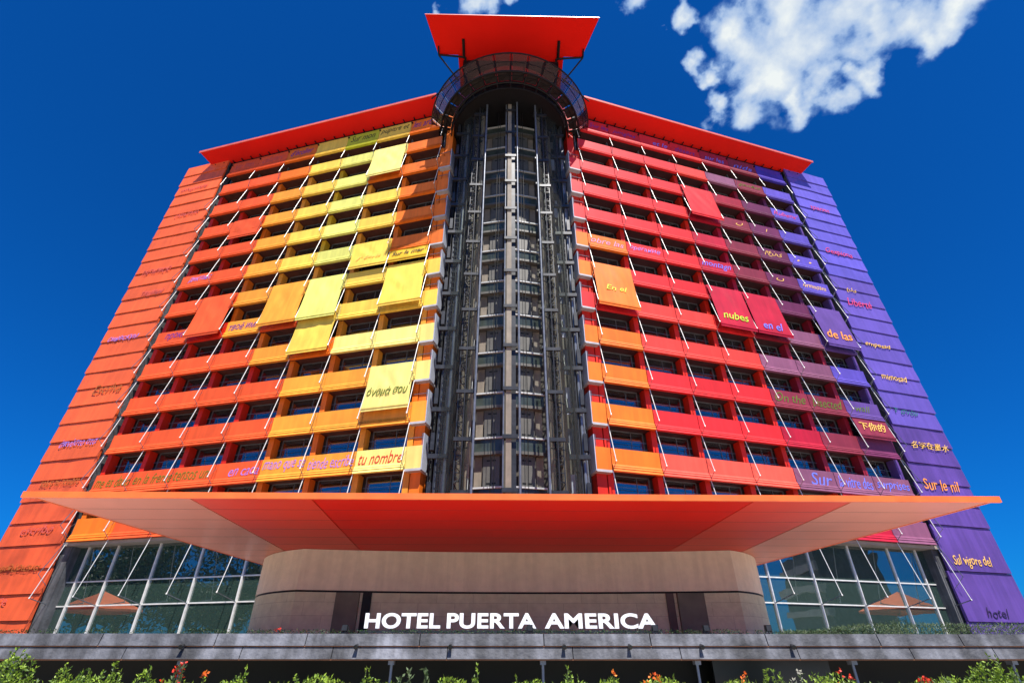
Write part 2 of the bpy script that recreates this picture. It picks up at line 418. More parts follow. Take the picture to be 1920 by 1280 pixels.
# right wing
awning(wR, XR, 1, 2, 3, 1, 'RE', True)
aw, g = awning(wR, XR, 1, 6, 0, 1, 'OR', True); letter_aw(aw, g, 'En el', 'lime', 1.9, .55, .62)
aw, g = awning(wR, XR, 1, 6, 3, 1, 'CR', True); letter_aw(aw, g, 'nubes', 'lime', 2.6, .85, .76)
aw, g = awning(wR, XR, 1, 6, 4, 1, 'CR', True); letter_aw(aw, g, 'en el', 'blue', 2.1, .85, .84)
aw, g = awning(wR, XR, 1, 6, 6, 1, 'PU', True); letter_aw(aw, g, 'de las', 'orange', 2.9, 1.0, .74)
aw, g = awning(wR, XR, 1, 9, 6, .55, 'MA', False); letter_aw(aw, g, '下你的', 'gold', 2.7, .8, .5)
aw, g = awning(wR, XR, 1, 11, 5, .3, 'CR', False); letter_aw(aw, g, 'rovinol', 'pink', 2.6, .3, .5)
letter(pR[0,0], 'Sur les', 'purple', 2.2, .7, 1.5, .8); letter(pR[0,1], 'jungles', 'purple', 2.8, .7, 1.4); letter(pR[0,2], 'et le', 'blue', 1.8, .7, 1.3, .6); letter(pR[0,3], 'désert', 'purple', 2.6, .7, 1.3); letter(pR[0,4], 'sur les', 'blue', 2.6, .7, 1.3); letter(pR[0,5], 'nids', 'blue', 2.6, .7, 1.2)
letter(pR[1,5], 'genêts', 'olive', 3.0, .6, 1.02); letter(pR[2,6], "Rubens'", 'rose', 3.2, .6, 1.0)
letter(pR[3,4], 'ں', 'gold', .9, .4, 1.0, .6); letter(pR[3,5], 'ا', 'gold', .25, .45, 1.0, .2)
letter(pR[4,5], 'معنى', 'gold', 2.2, .7, 1.0); letter(pR[4,6], '· ·', 'gold', 1.8, .2, .9)
letter(pR[5,0], 'obre las', 'pink', 3.2, .6, 1.0); letter(pR[5,1], 'operaние', 'lilac', 3.1, .6, 1.0); letter(pR[5,3], 'montagn', 'blue', 3.2, .75, .95)
letter(pR[5,5], 'ں', 'gold', .9, .4, 1.0, -.3); letter(pR[5,6], 'ıvrınnosm', 'gold', 2.8, .4, .9)
letter(pR[9,4], 'On the', 'green', 3.0, .8, 1.0); letter(pR[9,5], 'bisected', 'green', 3.1, .8, 1.0); letter(pR[9,6], 'wall', 'green', 1.6, .6, 1.0)
letter(pR[11,4], 'Sur', 'blue', 2.0, 1.0, .95, .5); letter(pR[11,5], 'la vitre des', 'blue', 3.3, .85, .95); letter(pR[11,6], 'surprises', 'blue', 3.3, .85, .95)

# ------------------------------------------------------------------ end walls (fins)
def fin(side):
    left = side < 0
    f = empty('end_wall', 'tall orange clad end wall at the left edge of the hotel' if left else
              'tall violet clad end wall at the right edge of the hotel', 'end wall', (side * HW, 0, 0), side * AL)
    X = lambda s: side * s
    MB().box(X(27.05), X(32.6), .12, 14.8, DECK, 50.0).build('wall', M_concd, f)
    n = 30; zs = [50.1 - i * 1.65 for i in range(n)] + [DECK]
    if not left: zs = [z for i, z in enumerate(zs) if i not in (26, 28)]
    for i in range(len(zs) - 1):
        z1, z0 = zs[i], zs[i+1]
        s0 = 26.98 + random.uniform(-.03, .03) - (max(0, 14 - z0) * .055 if not left else max(0, 14 - z0) * .035)
        s1 = 32.8 + random.uniform(-.05, .08)
        # slightly dished cladding sheet overlapping the one below
        q = MB()
        nx, nz = 10, 4; vs = []
        for j in range(nz + 1):
            for a in range(nx + 1):
                u = a / nx; t = j / nz
                y = -.02 - .09 * (1 - t) + .03 * noise.noise(Vector((u * 3 + i, t * 2, side * 5))) 
                vs.append((X(s0 + (s1 - s0) * u), y, z0 - .02 + (z1 - z0 - .03) * t))
        W_ = nx + 1
        fs = [(j*W_+a, j*W_+a+1, (j+1)*W_+a+1, (j+1)*W_+a) for j in range(nz) for a in range(nx)]
        q._add(vs, fs, 0, True)
        back = [(v[0], .10, v[2]) for v in vs]
        o_ = len(vs)
        q._add(back, fs, 0)
        bot = [vs[a] for a in range(W_)] + [back[a] for a in range(W_)]
        q._add(bot, [(a, W_ + a, W_ + a + 1, a + 1) for a in range(nx)], 0)
        q._add([vs[j*W_] for j in range(nz+1)] + [back[j*W_] for j in range(nz+1)], [(j, j+1, nz+2+j, nz+1+j) for j in range(nz)], 0)
        q._add([vs[j*W_+nx] for j in range(nz+1)] + [back[j*W_+nx] for j in range(nz+1)], [(j, j+1, nz+2+j, nz+1+j) for j in range(nz)], 0)
        if left: mm = FM[0] if z0 > 12 else FM[1]
        else: mm = FM[2] if z0 > 33 else (FM[3] if z0 > 16 else FM[4])
        q.build('cladding_panel', mm, f, fix=True)
    words = [('ммцуумра','faint',30.3,45.7),('скрытмо','faint',29.6,41.4),('пятиписю','faint',30.0,33.5),('тишины','faint',29.2,30.6),('синескум','lilac',30.2,25.4),
             ('Escriva','faintg',29.2,20.1),('ἀπνύστο στα','lilac',29.6,15.2),('sobre mi nombre','faintg',29.6,11.9),('escribo','faint',29.6,8.3),('ψιθύρισμα','faintg',29.6,5.6),('sobre','faint',30.4,3.5)] if left else \
            [('трапил','rose',29.8,43.6),('Gexpiona','rose',29.7,37.0),('على','gold',29.1,31.9),('Liberté','rose',29.4,30.3),('empesad','gold',29.4,25.3),('mimosad','gold',29.6,21.9),
             ('Τ ανόμ','teal',29.2,18.4),('名字在墨水','gold',30.2,15.4),('Sur le nil','orange',29.5,12.0),('Sul vigore del','gold',29.2,6.2),('hotel','darkv',29.4,2.8)]
    for t, k, s, z in words:
        wd = min(3.9, .44 * len(t)) if t != '名字在墨水' else 4.2
        me = text_mesh(t, wd, (.9 if t[0] in 'GLSE' else .62), shear=.3, offset=-.003, wob=.05)
        me.materials.append(ink(k)) if not me.materials else me.materials.__setitem__(0, ink(k))
        link('lettering', me, f, (X(s), -.135, z))
    return f
FM = [mat('fin_orange', (.84, .125, .028), .5, var=.06, scale=.35, streak=.12), mat('fin_orange_worn', (.72, .10, .026), .55, var=.14, scale=.6, streak=.14),
      mat('fin_blue_violet', (.125, .095, .52), .5, var=.06, scale=.35, streak=.12), mat('fin_violet', (.13, .082, .42), .5, var=.06, scale=.35, streak=.12),
      mat('fin_purple', (.115, .055, .30), .5, var=.10, scale=.4, streak=.2)]
fin(-1); fin(1)

# ------------------------------------------------------------------ lift tower
T = empty('lift_tower', 'dark glazed lift tower with steel pipes between the two coloured wings', 'lift tower', (0, 0, DECK))
T.location = (0, 0, 0)
zt0, zt1 = 5.2, 46.0
MB().box(-6.6, 6.6, 3.6, 14, DECK, 50.0).build('core_wall', mat('core_dark', (.03, .03, .032), .8), T)
for s in (-1, 1):
    q = MB().box(s*5.35, s*6.25, 1.35, 3.6, 6.5, 49.8)
    q.build('side_wall', M_conc, T)
    q = MB()
    for i in range(14): q.box(s*5.33, s*6.27, 1.33, 1.36, 8 + i*3.3, 8.04 + i*3.3)
    q.build('wall_joint', M_concd, T)
    MB().box(s*4.0, s*5.2, 2.3, 3.5, 6.5, 46).build('shaft_lining', mat('olive_lining', (.11, .10, .07), .6, var=.2, streak=.3), T)
# landings
Mgb = mat('green_glass_band', (.055, .07, .062), .15, .1, var=.15, scale=2)
Mslot = M_black
for k in range(1, 14):
    z = 45.4 - (k - 1) * FH
    if z < 6: break
    for s in (-1, 1):
        ln = MB()
        y0, y1 = -1.15, -.65       # centre and outer edge: the landing folds back
        def seg(x0, x1, za, zb_, d0=0, d1=.12, mi=0, m=ln):
            ya = y0 + (y1 - y0) * x0 / 2.45; yb = y0 + (y1 - y0) * x1 / 2.45
            P = [(s*x0, ya + d0, za), (s*x1, yb + d0, za), (s*x1, yb + d1, za), (s*x0, ya + d1, za), (s*x0, ya + d0, zb_), (s*x1, yb + d0, zb_), (s*x1, yb + d1, zb_), (s*x0, ya + d1, zb_)]
            m.hexa(P, mi)
        seg(.35, 2.45, z, z + .11, -.12, .10, 0)
        land = ln.build('landing_edge', mat('pale_landing', (.50, .51, .51), .5, var=.05), T, fix=True)
        m = MB(); seg(.38, 2.42, z - .86, z - .01, 0, .06, 0, m); m.build('glass_band', Mgb, T, fix=True)
        m = MB(); seg(.45, 2.3, z - 1.08, z - .87, -.1, .3, 0, m); m.build('lintel', M_door_g, T, fix=True)
        m = MB(); seg(1.78, 2.28, z - 3.29 + .12, z - 1.09, .35, .45, 0, m); m.build('jamb', M_beige, T, fix=True)
        m = MB(); seg(.62, 1.72, z - 3.29 + .12, z - 1.09, .22, .42, 0, m)
        for (a, b_) in ((.86, 1.10), (1.22, 1.46)):
            seg(a, b_, z - 1.45, z - 1.36, .20, .23, 1, m); seg(a, b_, z - 2.95, z - 2.86, .20, .23, 1, m)
        seg(1.155, 1.175, z - 3.1, z - 1.2, .205, .225, 1, m)
        m.build('lift_door', [M_door_g, Mslot], T, fix=True)
MB().box(-2.6, 2.6, .2, .5, 6.5, 46).build('landing_wall', mat('landing_wall_brown', (.07, .058, .045), .7, var=.2), T)
# mast
m = MB().box(-.24, .10, -3.3, -2.9, zt0, zt1)
m.build('mast', M_beige, T)
MB().box(.103, .40, -3.15, -2.7, zt0, zt1).build('mast_channel', M_dark, T)
MB().tube((-.40, -3.2, zt0), (-.40, -3.2, zt1), .06, 8).build('guide_rail', M_grey, T)
def rail(x, y, r, m_, name='guide_rail'):
    MB().tube((x, y, zt0), (x, y, zt1), r, 10).build(name, m_, T)
for x, y, r, m_ in [(-2.25, -3.2, .085, M_grey), (2.38, -3.2, .085, M_grey), (.62, -3.5, .075, M_grey), (-2.65, -2.0, .17, M_beige), (2.75, -2.0, .15, M_beige),
                    (-4.15, -.9, .14, M_grey), (4.95, -.6, .13, M_grey), (-3.85, -1.3, .10, M_black), (4.45, -1.0, .13, M_black), (-4.6, -.2, .08, M_dark), (5.25, .1, .08, M_grey),
                    (-3.3, -.9, .16, M_beige), (3.55, -.9, .16, M_beige), (-4.9, .4, .12, M_grey), (4.0, .3, .12, M_beige), (-3.6, .8, .1, M_dark), (-1.17, -2.4, .025, M_black), (1.17, -2.4, .025, M_black), (.95,-2.4,.02,M_black), (-.95,-2.4,.02,M_black),
                    (3.0, -2.9, .05, M_dark), (-2.95, -2.9, .05, M_dark), (-3.05, .2, .1, M_black), (3.2, .2, .1, M_black), (5.5, .7, .07, M_dark), (-5.4, .8, .07, M_dark), (-5.1, -.1, .05, M_black), (4.7, -.2, .05, M_black)]:
    rail(x, y, r, m_, 'guide_rail' if r < .12 else 'pipe')
# ladders / rack frames with rungs
for s, xa in ((-1, 2.95), (1, 2.95), (-1, 4.35), (1, 4.25)):
    q = MB(); y = -2.5 if xa < 3.5 else -.9
    q.box(s*xa, s*(xa+.07), y, y+.1, zt0, zt1).box(s*(xa+.42), s*(xa+.49), y, y+.1, zt0, zt1)
    z = zt0; i = 0
    while z < zt1 - .6:
        q.box(s*(xa+.07), s*(xa+.42), y+.02, y+.07, z, z + .06)
        if i % 2: q.tube((s*(xa+.05), y+.05, z), (s*(xa+.45), y+.05, z+.55), .02, 4)
        z += .55; i += 1
    q.build('rack_ladder', M_dark, T)
# brackets per floor
for k in range(13):
    z = 44.2 - k * FH + .3
    if z < 6: continue
    q = MB().box(-.46, .52, -3.42, -3.34, z, z + .26).box(-.44, -.25, -3.36, -2.9, z + .02, z + .2)
    q.build('mast_collar', M_dark, T)
    for s in (-1, 1):
        q = MB().box(s*2.2, s*3.5, -2.95, -2.78, z, z + .24).box(s*2.2, s*2.36, -3.2, -2.7, z + .02, z + .2).tube((s*2.6, -2.8, z - .4), (s*3.9, -1.0, z + .1), .05, 5)
        q.tube((s*2.5, -2.9, z + .24), (s*2.5, -2.6, z + 1.0), .07, 6)
        q.build('rail_bracket', M_dark, T)
        q = MB().box(s*3.9, s*5.3, -1.1, -.9, z - .5, z - .2).tube((s*4.0, -1.0, z - .2), (s*4.0, -.6, z + .7), .11, 6).tube((s*4.2, -1.0, z-.4), (s*5.3, 1.3, z-.4), .06, 5)
        q.box(s*4.95, s*5.2, -1.0, -.6, z + .1, z + 1.3)
        q.build('pipe_bracket', M_dark, T)
        # loose cable loops
        q = MB(); pts = [Vector((s*(3.1 + .25*sin(a*1.7+k)), -2.7 + .2*cos(a*2+k), z + a*.33)) for a in range(10)]
        for a, b_ in zip(pts[:-1], pts[1:]): q.tube(a, b_, .028, 5)
        q.build('cable', M_black, T)
        q = MB().box(s*4.15, s*4.75, .9, 1.0, z + .2, z + 2.4)
        q.build('shaft_window', M_screen if k % 2 else M_grey, T)
# lift cars' glass screens
Mtg = glass('tower_glass', (.86, .88, .86), .25, .95, (.2, .2, .19), 1.03)
for s in (-1, 1):
    for k in range(13):
        z = 43.0 - k * FH
        if z < 6: continue
        P = [(s*2.5, -3.0), (s*4.6, -1.35), (s*4.6, -1.32), (s*2.5, -2.97)]
        q = MB().prism(P if s > 0 else list(reversed(P)), z, z + 3.24)
        q.build('shaft_glass', Mtg, T, fix=True)
# gallery ring round the head
C0 = .91
def ringpt(r, a, z): return (r * sin(a), C0 - r * cos(a), z)
def arcband(r0, z0, r1, z1, a0, a1, n, th=.05, mi=0, m=None):
    m = m or MB()
    for i in range(n):
        b0 = a0 + (a1 - a0) * i / n; b1 = a0 + (a1 - a0) * (i + 1) / n
        P = [ringpt(r0, b0, z0), ringpt(r0, b1, z0), ringpt(r1, b1, z1), ringpt(r1, b0, z1)]
        Q = [ringpt(r0 + th, b0, z0 + th*.6), ringpt(r0 + th, b1, z0 + th*.6), ringpt(r1 + th, b1, z1 + th*.6), ringpt(r1 + th, b0, z1 + th*.6)]
        m.hexa([P[0], P[1], P[2], P[3], Q[0], Q[1], Q[2], Q[3]], mi)
    return m
A = R(104)
def arctube(r, z, a0, a1, n, rad):
    m = MB()
    for i in range(n):
        m.tube(ringpt(r, a0 + (a1-a0)*i/n, z), ringpt(r, a0 + (a1-a0)*(i+1)/n, z), rad, 6)
    return m
ZR = 46.3
for r, z, rad in ((7.15, ZR, .11), (6.05, ZR, .13), (8.2, ZR + 1.15, .07), (6.7, ZR + .05, .05), (7.7, ZR + .6, .035), (6.05, ZR - .9, .05)):
    arctube(r, z, -A, A, 36, rad).build('gallery_ring', M_black, T)
m = MB()
NS = 18
for i in range(NS + 1):
    a = -A + 2*A*i/NS
    m.tube(ringpt(6.05, a, ZR), ringpt(7.15, a, ZR), .06, 5); m.tube(ringpt(7.15, a, ZR), ringpt(8.2, a, ZR + 1.15), .045, 5)
    m.tube(ringpt(6.05, a, ZR - .9), ringpt(7.15, a, ZR), .035, 5); m.tube(ringpt(6.05, a, ZR - .9), ringpt(6.05, a, ZR), .04, 5)
    if i < NS:
        a2 = -A + 2*A*(i+1)/NS
        m.tube(ringpt(6.05, a, ZR - .9), ringpt(6.05, a2, ZR), .03, 4); m.tube(ringpt(6.1, a, ZR + .04), ringpt(7.1, a2, ZR + .04), .03, 4)
m.build('gallery_truss', M_black, T)
Mgrate = mat('gallery_grating', (.018, .016, .016), .6, .2, var=.3, scale=6)
Mflare = glass('gallery_glass', (.62, .58, .66), .08, .86, (.16, .06, .05), 1.3)
for i in range(NS):
    a = -A + 2*A*i/NS + .015; a2 = -A + 2*A*(i+1)/NS - .015
    m = MB(); m.hexa([ringpt(6.2, a, ZR+.1), ringpt(6.2, a2, ZR+.1), ringpt(7.05, a2, ZR+.1), ringpt(7.05, a, ZR+.1),
                      ringpt(6.2, a, ZR+.14), ringpt(6.2, a2, ZR+.14), ringpt(7.05, a2, ZR+.14), ringpt(7.05, a, ZR+.14)])
    m.build('gallery_floor', Mgrate, T, fix=True)
    arcband(7.23, ZR + .1, 8.15, ZR + 1.08, a, a2, 1, .02).build('gallery_panel', Mflare, T, fix=True)
# head drum above the gallery
for i in range(16):
    a = -A + 2*A*i/16; a2 = -A + 2*A*(i+1)/16 - .02
    arcband(5.95, ZR + .2, 5.95, 49.2, a, a2, 1, .05).build('head_panel', mat('head_red_brown', (.55, .03, .02), .4, var=.2), T, fix=True)
m = MB(); 
for i in range(24):
    a = -pi + 2*pi*i/24; b_ = -pi + 2*pi*(i+1)/24
    m.prism([ringpt(0, 0, 0)[:2], ringpt(5.85, a, 0)[:2], ringpt(5.85, b_, 0)[:2]], ZR - .6, 50.2)
m.build('head_core', M_black, T, fix=True)
m = MB()
for i in range(12):
    x = -4.6 + i * .84
    m.box(x, x + .05, -5.05 - .0, -4.95, 49.25, 50.3)
m.box(-4.7, 4.7, -4.94, 3, 49.25, 50.3)
m.build('head_housing', M_black, T)
# roof plate of the tower
m = MB(); zc = 50.5
m.hexa([(-8.0, -9.0, zc), (8.14, -9.0, zc), (7.0, -5.35, zc), (-7.15, -5.35, zc), (-8.0, -9.0, zc + .08), (8.14, -9.0, zc + .08), (7.0, -5.35, zc + .3), (-7.15, -5.35, zc + .3)])
m.hexa([(-5.2, -5.34, zc), (5.2, -5.34, zc), (5.2, 5, zc), (-5.2, 5, zc), (-5.2, -5.34, zc + .3), (5.2, -5.34, zc + .3), (5.2, 5, zc + .3), (-5.2, 5, zc + .3)])
m.build('tower_roof', M_red, T, fix=True)
MB().box(-8.02, 8.16, -9.04, -9.002, zc - .02, zc + .07).build('roof_edge_trim', mat('pale_red_trim', (.75, .14, .10), .4), T)
for s in (-1, 1):
    q = MB().tube((s*4.6, -6.9, zc - .05), (s*4.65, -5.1, zc - .1), .14, 6).tube((s*7.05, -6.2, zc - .1), (s*7.1, -5.4, zc - .15), .08, 6)
    q.tube((s*7.1, -5.4, zc - .15), (s*4.5, -5.2, zc - .15), .09, 6).tube((s*7.1, -5.4, zc - .2), (s*5.2, -3.6, 49.0), .08, 6).tube((s*4.5, -5.1, zc), (s*4.3, -3.9, 47.2), .1, 6)
    q.tube((s*5.1, -4.0, 49.1), (s*7.9, -2.6, ZR + 1.15), .07, 6)
    q.build('roof_strut', M_black, T)

# ------------------------------------------------------------------ entrance canopy
CZ = 5.0
cp = empty('entrance_canopy', 'wide flat orange entrance canopy over the stone entrance block', 'canopy', (0, 0, CZ))
def can_mat(name, base, rough):
    return mat(name, base, rough, 0.0, var=.05, scale=.25, streak=0, spec=.6, coat=.35)
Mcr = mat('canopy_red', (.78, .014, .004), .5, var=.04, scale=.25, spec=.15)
Mcp = mat('canopy_pale_reflection', (.86, .25, .14), .32, .25, var=.06, scale=.3, spec=.6)  # side panels: reflected light painted in as a paler colour
F0, F1 = -17.57, 17.95; Bk0, Bk1 = -15.33, 15.5; Yf, Yb = -14.1, 1.85
def fx(x, t): # edge lines: t 0 front .. 1 back
    u = (x - F0) / (F1 - F0); return (F0 + (F1-F0)*u) * (1-t) + (Bk0 + (Bk1-Bk0)*u) * t
seams = [(-17.57, -15.33), (-12.15, -12.9), (-7.6, -8.3), (7.9, 8.9), (12.3, 13.2), (17.95, 15.5)]
Mcm = mat('canopy_mid_reflection', (.84, .045, .014), .45, 0, var=.05, scale=.3, spec=.4)  # mid tone, steps the painted reflection towards the red centre
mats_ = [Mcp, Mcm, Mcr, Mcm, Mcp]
seamsF = [F0, -11.9, -7.45, 9.0, 12.7, F1]; seamsB = [Bk0, -12.4, -8.4, 8.6, 12.8, Bk1]
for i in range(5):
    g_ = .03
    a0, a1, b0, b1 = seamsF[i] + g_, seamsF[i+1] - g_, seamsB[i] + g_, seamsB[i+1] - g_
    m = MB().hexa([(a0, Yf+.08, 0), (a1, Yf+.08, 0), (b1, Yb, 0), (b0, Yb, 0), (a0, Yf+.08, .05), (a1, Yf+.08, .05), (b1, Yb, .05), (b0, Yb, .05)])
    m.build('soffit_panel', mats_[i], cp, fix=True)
for j in range(1, 9):
    t_ = j / 9; yj = Yf + (Yb - Yf) * t_; xa = F0 + (Bk0 - F0) * t_ + .08; xb = F1 + (Bk1 - F1) * t_ - .08
    MB().box(xa, xb, yj - .008, yj + .008, -.003, .002).build('soffit_joint', M_dark, cp)
m = MB().hexa([(F0, Yf+.06, .06), (F1, Yf+.06, .06), (Bk1, Yb, .06), (Bk0, Yb, .06), (F0, Yf+.06, .2), (F1, Yf+.06, .2), (Bk1, Yb, .4), (Bk0, Yb, .4)])
m.build('canopy_deck', mat('canopy_top', (.35, .08, .03), .5), cp, fix=True)
MB().box(F0 - .25, F1 + .25, Yf - .06, Yf + .055, -.05, .17).build('edge_trim', mat('canopy_orange_edge', (.92, .16, .03), .35), cp)
for s, a, b_ in ((-1, F0, Bk0), (1, F1, Bk1)):
    MB().tube((a, Yf, .03), (b_, Yb, .03), .06, 6).build('side_trim', mat('canopy_orange_edge', (.92, .16, .03), .35), cp)

# ------------------------------------------------------------------ stone entrance block
eb = empty('entrance_block', 'beige stone entrance block with rounded ends under the canopy', 'building', (0, 0, DECK))
eb.location = (0, 0, 0)
def outline(off):
    P = []
    P.append((-14.6 - off, 3.0))
    for i in range(13):
        a = (pi/2) * i / 12
        bl = .5; u_ = i / 12; P.append((-10.95 - (3.65 + off) * (cos(a) * bl + (1 - u_) * (1 - bl)), -.1 - (3.9 + off) * (sin(a) * bl + u_ * (1 - bl))))
    for i in range(1, 12):
        x = -10.95 + 22.85 * i / 12
        P.append((x, -4.0 - off + .9 * (1 - ((x - .45) / 11.5) ** 2)))
    for i in range(13):
        a = (pi/2) * (1 - i / 12)
        u_ = 1 - i / 12; P.append((11.9 + (3.0 + off) * (cos(a) * bl + (1 - u_) * (1 - bl)), -.1 - (3.9 + off) * (sin(a) * bl + u_ * (1 - bl))))
    P.append((14.9 + off, 3.0))
    return P
def skin(off, z0, z1, m_, name, lo=0, hi=None):
    P = outline(off); Q = outline(off - .3); hi = hi or len(P) - 1
    m = MB()
    for i in range(lo, hi):
        m.hexa([(*P[i], z0), (*P[i+1], z0), (*Q[i+1], z0), (*Q[i], z0), (*P[i], z1), (*P[i+1], z1), (*Q[i+1], z1), (*Q[i], z1)])
    return m.build(name, m_, eb, fix=True)
def stone(name, c, sc, bump):
    m = mat(name, c, .8, var=.035, scale=3, bump=.12, bscale=14, streak=.10)
    return m
Ms1 = stone('smooth_beige_stone', (.80, .70, .52), 5, .2)
# coursed stone: brick texture
Ms2 = mat('coursed_stone', (.60, .60, .40), .8, var=.14, scale=2.5, bump=.2)
nt = Ms2.node_tree
br = nt.nodes.new('ShaderNodeTexBrick'); tc = nt.nodes.new('ShaderNodeTexCoord'); mp = nt.nodes.new('ShaderNodeMapping')
mp.inputs['Rotation'].default_value = (R(90), 0, 0)
nt.links.new(tc.outputs['Object'], mp.inputs['Vector']); nt.links.new(mp.outputs['Vector'], br.inputs['Vector'])
br.inputs['Scale'].default_value = 1.0; br.inputs['Brick Width'].default_value = 1.9; br.inputs['Row Height'].default_value = .62
br.inputs['Mortar Size'].default_value = .008; br.inputs['Color1'].default_value = (.64, .62, .40, 1); br.inputs['Color2'].default_value = (.53, .51, .33, 1); br.inputs['Mortar'].default_value = (.14, .11, .09, 1)
mx = nt.nodes.new('ShaderNodeMix'); mx.data_type = 'RGBA'; mx.blend_type = 'MULTIPLY'; mx.inputs[0].default_value = .9
pb = nt.nodes['Principled BSDF']; old = pb.inputs['Base Color'].links[0].from_socket
nsx = nt.nodes.new('ShaderNodeMix'); nsx.data_type = 'RGBA'; nsx.inputs[0].default_value = .5
nt.links.new(br.outputs['Color'], nsx.inputs[6]); nt.links.new(old, nsx.inputs[7]); nt.links.new(nsx.outputs[2], pb.inputs['Base Color'])
skin(0, 3.02, CZ - .02, Ms1, 'upper_band')
skin(-.05, 2.93, 3.015, M_black, 'shadow_joint')
skin(-.02, DECK, 2.925, Ms2, 'stone_base')
Mol = mat('olive_door_panel', (.13, .125, .085), .6, var=.12)
def onwall(x): return -4.0 + .9 * (1 - ((x - .45) / 11.5) ** 2)
for x0, x1, nm, m_ in ((-8.95, -7.75, 'door_panel', Mol), (-7.6, -7.15, 'door_niche', M_black), (8.75, 10.15, 'door_panel', Mol), (8.2, 8.6, 'door_niche', mat('brown_niche', (.10, .08, .07), .8))):
    y = min(onwall(x0), onwall(x1))
    MB().box(x0, x1, y - .03, y + .4, DECK, 2.92).build(nm, m_, eb)
MB().prism([(x, y) for x, y in outline(-.4)], DECK, CZ - .1).build('core', M_concd, eb, fix=True)

# ------------------------------------------------------------------ sign
sg = empty('letter_sign', 'white standing letters reading HOTEL PUERTA AMERICA on the podium edge', 'sign', (-.15, -18.1, .66))
scale_h = .352
WID = 7.53
bm = bmesh.new()
for word, fa, fb in (('HOTEL', 0, .257), ('PUERTA', .279, .584), ('AMERICA', .613, 1)):
    cu = bpy.data.curves.new('t', 'FONT'); cu.body = word; cu.offset = .03; cu.extrude = .08; cu.space_character = 1.04
    o = bpy.data.objects.new('t', cu); col.objects.link(o); bpy.context.view_layer.update()
    me = bpy.data.meshes.new_from_object(o.evaluated_get(bpy.context.evaluated_depsgraph_get())); bpy.data.objects.remove(o)
    xs = [v.co.x for v in me.vertices]; ys = [v.co.y for v in me.vertices]; x0, x1, y0, y1 = min(xs), max(xs), min(ys), max(ys)
    for v in me.vertices: v.co = Vector((((v.co.x - x0) / (x1 - x0) * (fb - fa) + fa - .5) * WID, -v.co.z * .35, (v.co.y - y0) / (y1 - y0) * scale_h))
    bm.from_mesh(me)
# split into connected islands -> one mesh per letter
seen = set(); isl = []
for v in bm.verts:
    if v in seen: continue
    st = [v]; comp = []; seen.add(v)
    while st:
        a = st.pop(); comp.append(a)
        for e in a.link_edges:
            b_ = e.other_vert(a)
            if b_ not in seen: seen.add(b_); st.append(b_)
    isl.append(comp)
Mlet = mat('white_letter_paint', (.86, .86, .86), .4, var=.01)
groups = []
for comp in isl:
    a, b_ = min(v.co.x for v in comp), max(v.co.x for v in comp)
    for g_ in groups:
        if min(b_, g_[1]) - max(a, g_[0]) > .5 * min(b_ - a, g_[1] - g_[0]): g_[2].extend(comp); g_[0] = min(a, g_[0]); g_[1] = max(b_, g_[1]); break
    else: groups.append([a, b_, list(comp)])
for g_ in groups:
    vs = g_[2]; idx = {v: i for i, v in enumerate(vs)}
    fs = [[idx[v] for v in f.verts] for f in bm.faces if f.verts[0] in idx]
    m2 = bpy.data.meshes.new('letter'); m2.from_pydata([tuple(v.co) for v in vs], [], fs); m2.materials.append(Mlet); m2.update()
    link('letter', m2, sg)
bm.free()
q = MB().box(-WID/2 - .1, WID/2 + .1, -.03, .03, -.10, -.04)
for i in range(9): q.box(-WID/2 + i*WID/8 - .02, -WID/2 + i*WID/8 + .02, -.02, .02, -.3, -.10)
q.build('support_rail', M_dark, sg)

# ------------------------------------------------------------------ podium
LX = 46
pd = empty('podium', 'grey concrete podium ledge in two bands running across the foot of the hotel', 'podium', (0, -18.6, GROUND))
pd.location = (0, 0, 0)
Mled = mat('ledge_concrete', (.15, .155, .18), .75, var=.38, scale=.8, bump=.4, bscale=6, streak=.6)
xs_ = -LX; i = 0
rr = random.Random(3)
while xs_ < LX:
    wd = rr.uniform(2.0, 3.2)
    x1 = min(LX, xs_ + wd)
    MB().hexa([(xs_+.012, -18.62, .275), (x1-.012, -18.62, .275), (x1-.012, -17.9, .275), (xs_+.012, -17.9, .275),
               (xs_+.012, -18.55, .53), (x1-.012, -18.55, .53), (x1-.012, -17.9, .53), (xs_+.012, -17.9, .53)]).build('coping_slab', Mled, pd, fix=True)
    MB().hexa([(xs_+.7, -18.66, -.0), (x1+.68, -18.66, -.0), (x1+.68, -17.9, -.0), (xs_+.7, -17.9, -.0),
               (xs_+.7, -18.58, .252), (x1+.68, -18.58, .252), (x1+.68, -17.9, .252), (xs_+.7, -17.9, .252)]).build('fascia_slab', Mled, pd, fix=True)
    xs_ = x1
Mrust = mat('rust_drip_edge', (.30, .12, .05), .6, .3)
MB().box(-LX, LX, -18.60, -17.9, .253, .274).build('joint_strip', Mrust, pd)
MB().box(-LX, LX, -18.63, -17.9, -.03, -.003).build('drip_edge', Mrust, pd)
MB().box(-LX, LX, -17.895, 16, .15, .42).build('deck', M_concd, pd)
Mpave = mat('deck_paving', (.42, .38, .34), .8, var=.1, scale=2)
MB().box(-LX, LX, -17.0, 0, .424, DECK - .01).build('paving', Mpave, pd)
MB().box(-LX, LX, -14.2, -14.0, GROUND, .145).build('recess_wall', mat('recess_dark', (.006, .008, .006), .5, var=.4, scale=.8), pd)
for x in (-12.2, -8.2, -3.1, .62, 4.45, 8.35, 12.4, -16.5, 16.6):
    MB().tube((x, -18.2, GROUND), (x, -18.2, -.031), .035, 8).box(x - .07, x + .07, -18.3, -18.1, -.12, -.034).build('post', mat('blue_grey_post', (.22, .27, .36), .4, .3), pd)
MB().box(5.9, 9.4, -15.2, -15.05, GROUND, .1).build('glass_screen', mat('dull_screen', (.03, .034, .04), .2, .2), pd)

